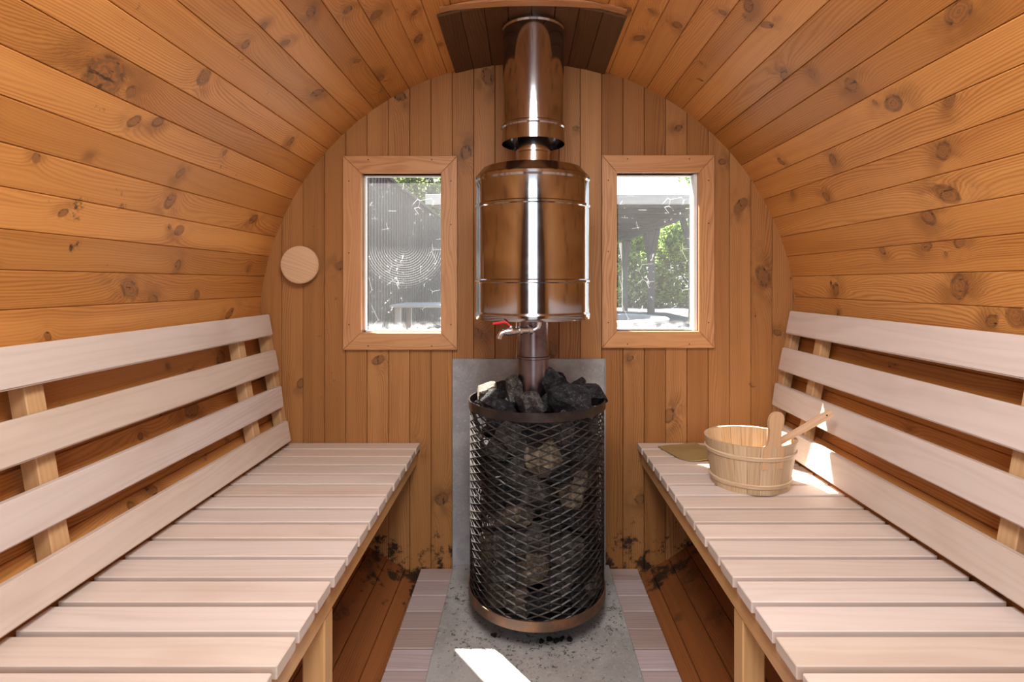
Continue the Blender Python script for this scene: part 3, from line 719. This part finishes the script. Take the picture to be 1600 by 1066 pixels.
# tap under the tank
tap = empty('water_tap', (0.04, 1.535, h(-.106)), 'small chrome tap with red lever under the steel water tank', 'tap')
y0 = 1.53
def Q(px, py, d=None): return P3(px, py, d or y0)
m = MB()
m.tube([Q(842, 498), Q(842, 506), Q(840.5, 511.5), Q(836, 515, y0), Q(829, 516, y0)], 0.0078, 14); m.build('elbow', M['chrome'], tap)
m = MB(); a, b = Q(831, 515.5), Q(786, 519, y0-0.03)
L = [(0, .0115), (.12, .0115), (.13, .009), (.16, .009), (.165, .0085), (.36, .0085), (.37, .011), (.45, .0115), (.46, .008), (.6, .0085), (.7, .0105), (.85, .0100), (.93, .008), (1, .0075)]
m.tube([a.lerp(b, t) for t, _ in L], [r*1.12 for _, r in L], 16)
e = Q(786, 519, y0-0.03)
m.tube([e+Vector((.004, 0, .0)), e+Vector((-.004, -.001, -.003)), e+Vector((-.009, -.002, -.011)), e+Vector((-.011, -.002, -.018))], [.0075, .0078, .0078, .009], 14)
m.tube([Q(807, 515, y0-.015), Q(807, 502.5, y0-.015)], [.0022, .0016], 8)
m.tube([Q(799, 516, y0-.02), Q(798, 509.5, y0-.02)], [.006, .0045], 12); m.build('valve_body', M['chrome'], tap)
m = MB()
hp = [Q(799, 509.5, y0-.02), Q(796, 508.5, y0-.021), Q(791.5, 504.5, y0-.023), Q(786, 504, y0-.026), Q(772, 505.8, y0-.036), Q(770.5, 507, y0-.037)]
hb = len(m.v)
m.tube(hp, [.0026, .0026, .003, .0036, .0038, .003], 10)
m.build('lever', M['red'], tap)

# ---------------------------------------------------------------- stones
def rock_mesh(name, seed, mat, cuts=10, sub=4):
    rg = random.Random(seed); bm = bmesh.new(); bmesh.ops.create_icosphere(bm, subdivisions=sub, radius=1.0)
    planes = []
    for k in range(cuts):
        n = Vector((rg.gauss(0, 1), rg.gauss(0, 1), rg.gauss(0, 1))).normalized(); planes.append((n, rg.uniform(0.45, 0.80)))
    for v in bm.verts:
        for n, d in planes:
            t = v.co.dot(n)
            if t > d: v.co -= n*(t-d)
        v.co += noise.noise_vector(v.co*1.7+Vector((seed, 0, 0)))*0.07+noise.noise_vector(v.co*7+Vector((0, seed, 0)))*0.018
        v.co *= 1.12
    me = bpy.data.meshes.new(name); bm.to_mesh(me); bm.free(); me.materials.append(mat); return me
RK = {k: [rock_mesh('stone_'+w, 10*i+j, M[k]) for j in range(5)] for i, (k, w) in enumerate((('rock', 'dark'), ('rock2', 'brown'), ('rock3', 'tan')))}
def rock(me, loc, s, label, group=None, rot=None):
    o = bpy.data.objects.new('sauna_stone', me); COL.objects.link(o); o.location = loc
    o.scale = s if isinstance(s, tuple) else (s, s, s)
    o.rotation_euler = rot or (random.uniform(0, 6.28), random.uniform(0, 6.28), random.uniform(0, 6.28))
    return tag(o, label, 'stone', group)
# packed in the basket: spheres relaxed in the ring between fire box and mesh
pk = []; zlo, zhi = ZB+0.05, ZT-0.055
rg = random.Random(3)
for k in range(84):
    pk.append([rg.uniform(0, 2*math.pi), rg.uniform(zlo, zhi), rg.uniform(0.036, 0.060)])
for it in range(400):
    for i in range(len(pk)):
        for j in range(i+1, len(pk)):
            A, B = pk[i], pk[j]
            da = (B[0]-A[0]+math.pi) % (2*math.pi) - math.pi
            dx = da*0.146; dzz = B[1]-A[1]
            if abs(dx) > .11 or abs(dzz) > .11: continue
            L = math.hypot(dx, dzz); need = (A[2]+B[2])*0.84
            if 1e-6 < L < need:
                k = 0.25*(need-L)/L
                A[0] -= k*dx/0.146; B[0] += k*dx/0.146; A[1] -= k*dzz; B[1] += k*dzz
    for A in pk: A[1] = min(max(A[1], zlo), zhi)
for k, (a, z, rs) in enumerate(pk):
    rad = SR-0.012-rs*1.12
    t = (z-zlo)/(zhi-zlo); u = rg.random()
    kind = 'rock' if u < 0.32+0.45*t else ('rock2' if u < 0.72+0.24*t else 'rock3')
    lab = {'rock': 'dark angular stone packed behind the stove mesh', 'rock2': 'grey brown stone packed behind the stove mesh', 'rock3': 'tan stone packed behind the stove mesh'}[kind]
    grp = {'rock': 'dark stones in the stove basket', 'rock2': 'grey brown stones in the stove basket', 'rock3': 'tan stones in the stove basket'}[kind]
    rock(RK[kind][rg.randrange(5)], (SX+rad*math.cos(a), SY+rad*math.sin(a), z), rs*1.12, lab, grp)
def top(px, py, hh, rpx, me, label, sc=(1, 1, 1), rot=None, group=None):
    d = hh*F/(py-442); r = rpx*d/F*1.12
    rock(me, ((px-818)*d/F, d, E-hh), (r*sc[0], r*sc[1], r*sc[2]), label, group, rot)
A = RK['rock']; B = RK['rock2']
top(757, 614, .335, 19, RK['rock3'][1], 'pale sunlit pointed stone at the edge of the stove top', (.75, .8, 1.15), (0.2, 0.3, 0.5))
top(771, 628, .352, 17, A[0], 'small dark block-like stone below the sunlit pointed stone', rot=(.3, .2, .9))
top(806, 615, .336, 27, B[2], 'large brownish stone between sunlit pointed stone and flue pipe', (1, 1, .8), rot=(.5, .1, .4))
top(860, 602, .315, 28, A[1], 'highest dark stone in front of the flue pipe', (1.05, 1, .8), rot=(.1, .5, .2))
top(828, 634, .358, 25, B[3], 'grey stone with white flecks at the front of stove top', (1.1, .9, .75), rot=(.2, .1, 1.9))
top(891, 631, .352, 33, A[2], 'widest dark ridged stone at the front of stove top', (1.1, 1, .72), rot=(.1, .1, .3))
top(928, 617, .345, 19, A[3], 'dark upright stone touching the rim beside the cement board', (1, 1, 1.1), rot=(1.2, .1, .3))
top(900, 608, .352, 17, A[4], 'low dark stone behind the widest ridged stone')
top(797, 632, .365, 14, A[1], 'small dark stone between the block-like stone and white-flecked stone')
top(862, 627, .350, 16, A[0], 'dark stone wedged between highest and widest stones')
for px, py, hh, rp in ((790, 606, .352, 16), (826, 602, .36, 18), (870, 604, .362, 18)):
    top(px, py, hh, rp, A[rg.randrange(5)], 'dark stone low on the stove top against back rim', group='dark stones by the back rim')
# crumbs on the slab
for k, (px, py) in enumerate(((869, 1002), (878, 999), (890, 1001), (858, 1000), (846, 1003), (772, 993))):
    d = (E-0.022)*F/(py-442)
    o = rock(A[k % 5], ((px-818)*d/F, d, 0.0235), (0.009, 0.009, 0.0055), 'small stone chip lying on the slab before the stove', 'stone chips on the slab', (0, 0, k))
    o.name = 'stone_chip'

# ---------------------------------------------------------------- bucket
BX, BY = 0.646, 1.553
bucket = empty('wooden_bucket', (BX, BY, BZ), 'round pale wooden water bucket standing on the slatted bench', 'bucket')
ns = 22; HB = 0.134
def brad(z): return 0.104+0.021*(z/HB)
YS = 0.93
for k in range(ns):
    a0, a1 = 2*math.pi*k/ns, 2*math.pi*(k+1)/ns; g = 0.0035
    m = MB(); rnd = (random.random(), random.random(), random.random()); b0 = 0; nn = 4
    for z in (0.0003, HB):
        ro = brad(z); ri = ro-0.010
        for i in range(nn+1):
            a = a0+g+(a1-a0-2*g)*i/nn; m.v.append(Vector((BX+ro*math.cos(a), BY+YS*ro*math.sin(a), BZ+z)))
        for i in range(nn+1):
            a = a1-g-(a1-a0-2*g)*i/nn; m.v.append(Vector((BX+ri*math.cos(a), BY+YS*ri*math.sin(a), BZ+z)))
    n = 2*(nn+1)
    for i in range(n):
        j = (i+1) % n
        m.face([i, j, n+j, n+i], [(0, i*.008), (0, i*.008+.008), (HB, i*.008+.008), (HB, i*.008)], rnd)
    m.face(list(range(n)), [(0, 0)]*n, rnd); m.face([n+i for i in range(n)], [(0, i*.005) for i in range(n)], rnd)
    m.build('stave', M['bucket'], bucket)
m = MB(); m.lathe([(0.0, BZ+0.008), (0.093, BZ+0.008), (0.094, BZ+0.018), (0.0, BZ+0.018)], 40, BX, BY, sy=YS); m.build('bottom_board', M['bucket'], bucket)
for z0 in (0.016, 0.094):
    m = MB(); w = 0.013
    m.lathe([(brad(z0)+.0003, BZ+z0), (brad(z0)+.0035, BZ+z0+.002), (brad(z0+w)+.0035, BZ+z0+w-.002), (brad(z0+w)+.0003, BZ+z0+w), (brad(z0)+.0003, BZ+z0)], 64, BX, BY, sy=YS, rnd=(.2, .3, .1)); m.build('hoop', M['bucket'], bucket)
# paddle shaped lug on the rim
def lug(ang):
    c, s_ = math.cos(ang), math.sin(ang)
    r = brad(HB)-0.005
    cen = Vector((BX+r*c, BY+YS*r*s_, BZ)); tv = Vector((-s_, c, 0)); nv = Vector((c, s_, 0.14)).normalized()
    out = [(-.030, HB-.004), (-.020, HB+.006), (-.0165, HB+.02), (-.0165, HB+.045), (-.0205, HB+.062), (-.0215, HB+.075), (-.019, HB+.087), (-.0125, HB+.095), (-.004, HB+.0985)]
    full = [(-.030, HB-.06)] + out + [(-x, z) for x, z in reversed(out)] + [(.030, HB-.06)]
    m = MB(); n = len(full); rnd = (.4, .8, .35)
    for t in (-.0045, .0045):
        for x, z in full:
            p = cen + tv*x + nv*t + Vector((c, s_, 0))*(0.02*(z-HB)/HB + (0 if z >= HB-.01 else 0.0)) + Vector((0, 0, z))
            m.v.append(p)
    m.face(list(range(n)), [(z, x) for x, z in full], rnd); m.face([n+i for i in range(n)], [(z, x) for x, z in full], rnd)
    for i in range(n):
        j = (i+1) % n; m.face([i, j, n+j, n+i], [(full[i][1], .1), (full[j][1], .1), (full[j][1], .11), (full[i][1], .11)], rnd)
    m.build('lug_handle', M['spoonwood'], bucket)
lug(math.radians(-82))

# ladle leaning in the bucket
ld = empty('sauna_ladle', (BX+0.02, BY, BZ+0.03), 'wooden ladle with flat handle leaning out of the bucket', 'ladle')
tipp = P3(1301, 644, 1.485); low = P3(1206, 697, 1.535)
d = (tipp-low).normalized(); end = low - d*0.06
side = Vector((0, 0, 1)).cross(d).normalized(); side = (side*0.35+Vector((0, -0.25, 0.9))).normalized(); side = (side-d*side.dot(d)).normalized(); nn = d.cross(side)
L = (tipp-end).length; m = MB()
prof = [(0, -.008), (L*.5, -.009), (L*.9, -.011), (L*.97, -.0095), (L, -.004), (L, .004), (L*.97, .0095), (L*.9, .011), (L*.5, .009), (0, .008)]
n = len(prof)
for t in (-.004, .004):
    for a, b in prof: m.v.append(end+d*a+side*b+nn*t)
rnd = (.2, .6, .3)
m.face(list(range(n)), prof, rnd); m.face([n+i for i in range(n)], prof, rnd)
for i in range(n):
    j = (i+1) % n; m.face([i, j, n+j, n+i], [(prof[i][0], .1), (prof[j][0], .1), (prof[j][0], .108), (prof[i][0], .108)], rnd)
m.build('ladle_handle', M['spoonwood'], ld)
m = MB(); hc = end+d*(L*.93); m.tube([hc-nn*.0043, hc+nn*.0043], .0022, 10); m.build('hole_shade_plug', M['handle_hole_shade'], ld)  # solid dark plug, its colour stands in for the shade inside a hole
m = MB(); cz = BZ+0.0195
m.lathe([(0.0, cz), (0.026, cz+.002), (0.034, cz+.012), (0.036, cz+.034), (0.032, cz+.034), (0.030, cz+.014), (0.022, cz+.006), (0.0, cz+.005)], 32, end.x-0.028, end.y, rnd=(.3, .1, .4)); m.build('ladle_bowl', M['spoonwood'], ld)

# olive cloth beside the bucket
pts = [(1028, 699.5), (1046, 697), (1062, 696.3), (1078, 695.2), (1087, 693.5), (1094, 697.5), (1104, 700), (1114, 706), (1116, 714), (1108, 721), (1094, 722.5), (1078, 721.5), (1062, 718), (1048, 711), (1037, 704)]
top_ = []
for px, py in pts:
    dd = (0.571-0.0008)*F/(py-442); top_.append(Vector(((px-818)*dd/F, dd, BZ+0.0006)))
cc = sum(top_, Vector())/len(top_)
m = MB(); n = len(top_); rings = [1.0, 0.8, 0.55, 0.25]
for lay in (0, 1):
    for r in rings:
        for p in top_:
            q_ = cc.lerp(p, r); lift = 0.0035*math.sin(q_.x*55+1)*math.sin(q_.y*30)+0.0035 if r > 0.9 else 0.003*(1-r)
            m.v.append(q_+Vector((0, 0, max(0.0004, lift) + (0.0022 if lay else 0))))
    m.v.append(cc+Vector((0, 0, 0.003+(0.0022 if lay else 0))))
for lay in (0, 1):
    b = lay*(len(rings)*n+1)
    for k in range(len(rings)-1):
        for i in range(n):
            j = (i+1) % n; m.face([b+k*n+i, b+k*n+j, b+(k+1)*n+j, b+(k+1)*n+i], [(0, 0)]*4, (0, 0, 0), True)
    for i in range(n):
        j = (i+1) % n; m.face([b+(len(rings)-1)*n+i, b+(len(rings)-1)*n+j, b+len(rings)*n], [(0, 0)]*3, (0, 0, 0), True)
b2 = len(rings)*n+1
for i in range(n):
    j = (i+1) % n; m.face([i, j, b2+j, b2+i], [(0, 0)]*4, (0, 0, 0))
tag(m.build('bench_cloth', M['cloth']), 'flat olive brown cloth lying on the bench beside the bucket', 'cloth')

# ---------------------------------------------------------------- outdoors
GZ = E-0.90
m = MB(); m.box(-30, 30, 2.6, 45, GZ-0.3, GZ, 0, 0); tag(m.build('ground', M['terrace']), kind='structure')
m = MB(); m.box(-30, 30, -30, 2.6, -0.5, -0.2, 0, 0); tag(m.build('ground_lower', M['terrace']), kind='structure')

fence = empty('board_fence', (-1.45, 6, GZ), 'tall dark grey fence of vertical boards outside the window', 'fence')
m = MB(); y = 2.65
while y < 9.6:
    m.box(-1.475, -1.452, y, y+0.105, GZ+0.001, E+1.09, 2, 0.004); m.box(-1.452, -1.436, y+0.082, y+0.128, GZ+0.001, E+1.09, 2, 0.003)
    y += 0.115
m.build('vertical_boards', M['greywood'], fence)
m = MB(); m.box(-1.50, -1.40, 2.65, 9.65, E+1.0905, E+1.125, 1, 0.004); m.build('cap_rail', M['greywood'], fence)

tb = empty('garden_table', (-1.0, 5.9, GZ), 'small weathered garden table beside the grey fence outside', 'table')
zt = E-0.225
m = MB()
for k in range(6): m.box(-1.36, -0.55, 5.55+k*.12, 5.55+k*.12+.108, zt-.03, zt, 0, .004)
m.build('tabletop', M['whitewood'], tb)
for x in (-1.33, -0.66):
    for y in (5.6, 6.15):
        m = MB(); m.box(x, x+.06, y, y+.06, GZ+.0005, zt-.0305, 2, .004); m.build('leg', M['whitewood'], tb)

# pergola
pg = empty('garden_pergola', (1, 13.5, GZ), 'grey wooden pergola with flat roof and braced posts outside', 'pergola')
PX = 3.22
def gbox(nm, mat, *a, grain=2, bev=.008):
    m = MB(); m.box(*a, grain, bev); return m.build(nm, mat, pg)
for y in (10.3, 13.75, 17.3):
    gbox('post', M['greywood'], PX-.08, PX+.08, y-.08, y+.08, GZ+.0005, E+1.30)
    for sgn in (-1, 1):
        m = MB(); p = Vector((PX, y+sgn*.08, E+.55)); q_ = Vector((PX, y+sgn*.72, E+1.29)); dv = (q_-p).normalized(); up_ = Vector((1, 0, 0)).cross(dv)
        b = len(m.v)
        for pp in (p, q_):
            for a_, c_ in ((-1, -1), (1, -1), (1, 1), (-1, 1)): m.v.append(pp+Vector((a_*.05, 0, 0))+up_*(c_*.05))
        for i in range(4):
            j = (i+1) % 4; m.face([b+i, b+j, b+4+j, b+4+i], [(0, i*.1), (0, i*.1+.1), (1, i*.1+.1), (1, i*.1)], (.3, .3, .3))
        m.face([b, b+1, b+2, b+3], [(0, 0)]*4, (.3, .3, .3)); m.face([b+4, b+5, b+6, b+7], [(0, 0)]*4, (.3, .3, .3))
        m.build('brace', M['greywood'], pg)
gbox('side_beam', M['greywood'], PX-.07, PX+.07, 10.1, 17.6, E+1.301, E+1.42, grain=1)
for k in range(9):
    y = 10.3+k*0.88
    gbox('rafter', M['greywood'], -1.7, PX+.28, y-.05, y+.05, E+1.421, E+1.52, grain=0)
m = MB()
for k in range(14): m.box(-1.75, PX+.1, 10.05+k*.56, 10.05+k*.56+.55, E+1.522, E+1.545, 0, .004)
m.build('roof_boards', M['greywood'], pg)
gbox('fascia', M['whitewood'], -1.8, PX+.45, 9.96, 10.03, E+1.44, E+1.62, grain=0)
m = MB(); x = -1.7
while x < 2.75: m.box(x, x+.13, 17.62, 17.65, GZ+.001, E+1.42, 2, .004); x += .135
m.build('back_boards', M['greywood'], pg)

# hot tub sunk in the terrace
tub = empty('hot_tub', (1.18, 8.75, GZ), 'round pale hot tub outside the window, before the pergola', 'hot tub')
m = MB(); m.lathe([(1.02, GZ+.001), (1.04, E-.62), (1.12, E-.60), (1.13, E-.56), (1.10, E-.545), (0.90, E-.545), (0.87, E-.56), (0.86, GZ+.05), (0.0, GZ+.05)], 64, 1.18, 8.75); m.build('shell', M['tubwhite'], tub)
m = MB(); m.lathe([(0.0, E-.64), (0.855, E-.64), (0.855, E-.66), (0.0, E-.66)], 48, 1.18, 8.75); m.build('cover', M['tubin'], tub)

# trees
def tree(name, c, rad, n, ls, mat, label, trunk=True, seed=1, blobs=14, cat='tree'):
    rg = random.Random(seed); c = Vector(c)
    root = empty(name, (c.x, c.y, GZ), label, cat)
    bl = [(c+Vector((rg.uniform(-.7, .7)*rad[0], rg.uniform(-.7, .7)*rad[1], rg.uniform(-.75, .75)*rad[2])), rg.uniform(.28, .5)) for _ in range(blobs)]
    m = MB()
    for k in range(n):
        bc, br = bl[rg.randrange(len(bl))]
        dv = Vector((rg.gauss(0, 1), rg.gauss(0, 1), rg.gauss(0, 1))).normalized()*rg.uniform(.7, 1.05)
        p = bc+Vector((dv.x*rad[0]*br, dv.y*rad[1]*br, dv.z*rad[2]*br))
        if p.z < GZ+.05: p.z = GZ+rg.uniform(.05, .6)
        a = Vector((rg.gauss(0, 1), rg.gauss(0, 1), rg.gauss(0, .6))).normalized(); b_ = a.cross(Vector((rg.gauss(0, 1), rg.gauss(0, 1), rg.gauss(0, 1)))).normalized()
        s_ = ls*rg.uniform(.6, 1.3); b0 = len(m.v)
        m.v += [p-a*s_, p+b_*s_*.45, p+a*s_, p-b_*s_*.45]
        m.face((b0, b0+1, b0+2, b0+3), [(0, 0)]*4, (rg.random(), 0, 0))
    m.build('foliage', mat, root, recalc=False)
    if trunk:
        m = MB(); m.tube([(c.x, c.y, GZ), (c.x+.1, c.y, (GZ+c.z)/2), (c.x, c.y+.1, c.z)], [.14, .1, .05], 10); m.build('trunk', M['bark'], root)
        for k in range(min(6, len(bl))):
            bc, _ = bl[k]; m = MB(); s0 = Vector((c.x+.08, c.y, GZ+(c.z-GZ)*(.4+.07*k))); m.tube([s0, s0.lerp(bc, .5)+Vector((0, 0, .1)), bc], [.05, .03, .012], 6); m.build('branch', M['bark'], root)
for k, (x, y, zz, h_) in enumerate(((4.1, 21, 0.5, 1.9), (6.2, 20, 0.4, 1.9), (8.4, 19.5, .3, 1.8), (5.0, 22.6, 1.0, 2.0), (2.2, 22, .3, 1.7))):
    tree('leafy_shrub', (x, y, E+zz), (1.7, 1.1, h_), 12000, .10, M['leaf'],
         ['bright green leafy shrub directly behind the pergola posts', 'tall green shrub behind the pergola brace at window edge', 'green shrub beyond the pergola, farthest along the hedge row', 'high green shrub rising behind the other shrubs', 'green shrub hidden behind the pergola back boards'][k], seed=20+k, cat='shrub')
tree('leafy_tree', (-4.2, 21, E+3.7), (2.6, 1.6, 1.7), 16000, .11, M['leafpale'], 'pale green tree rising above the grey fence and white fascia', seed=5, blobs=20)
tree('thin_branch_tree', (8.4, 22, E+4.6), (2.6, 1.2, .8), 2600, .10, M['leaf'], 'sparse leafy branch tips above the white pergola fascia', seed=9, blobs=12)
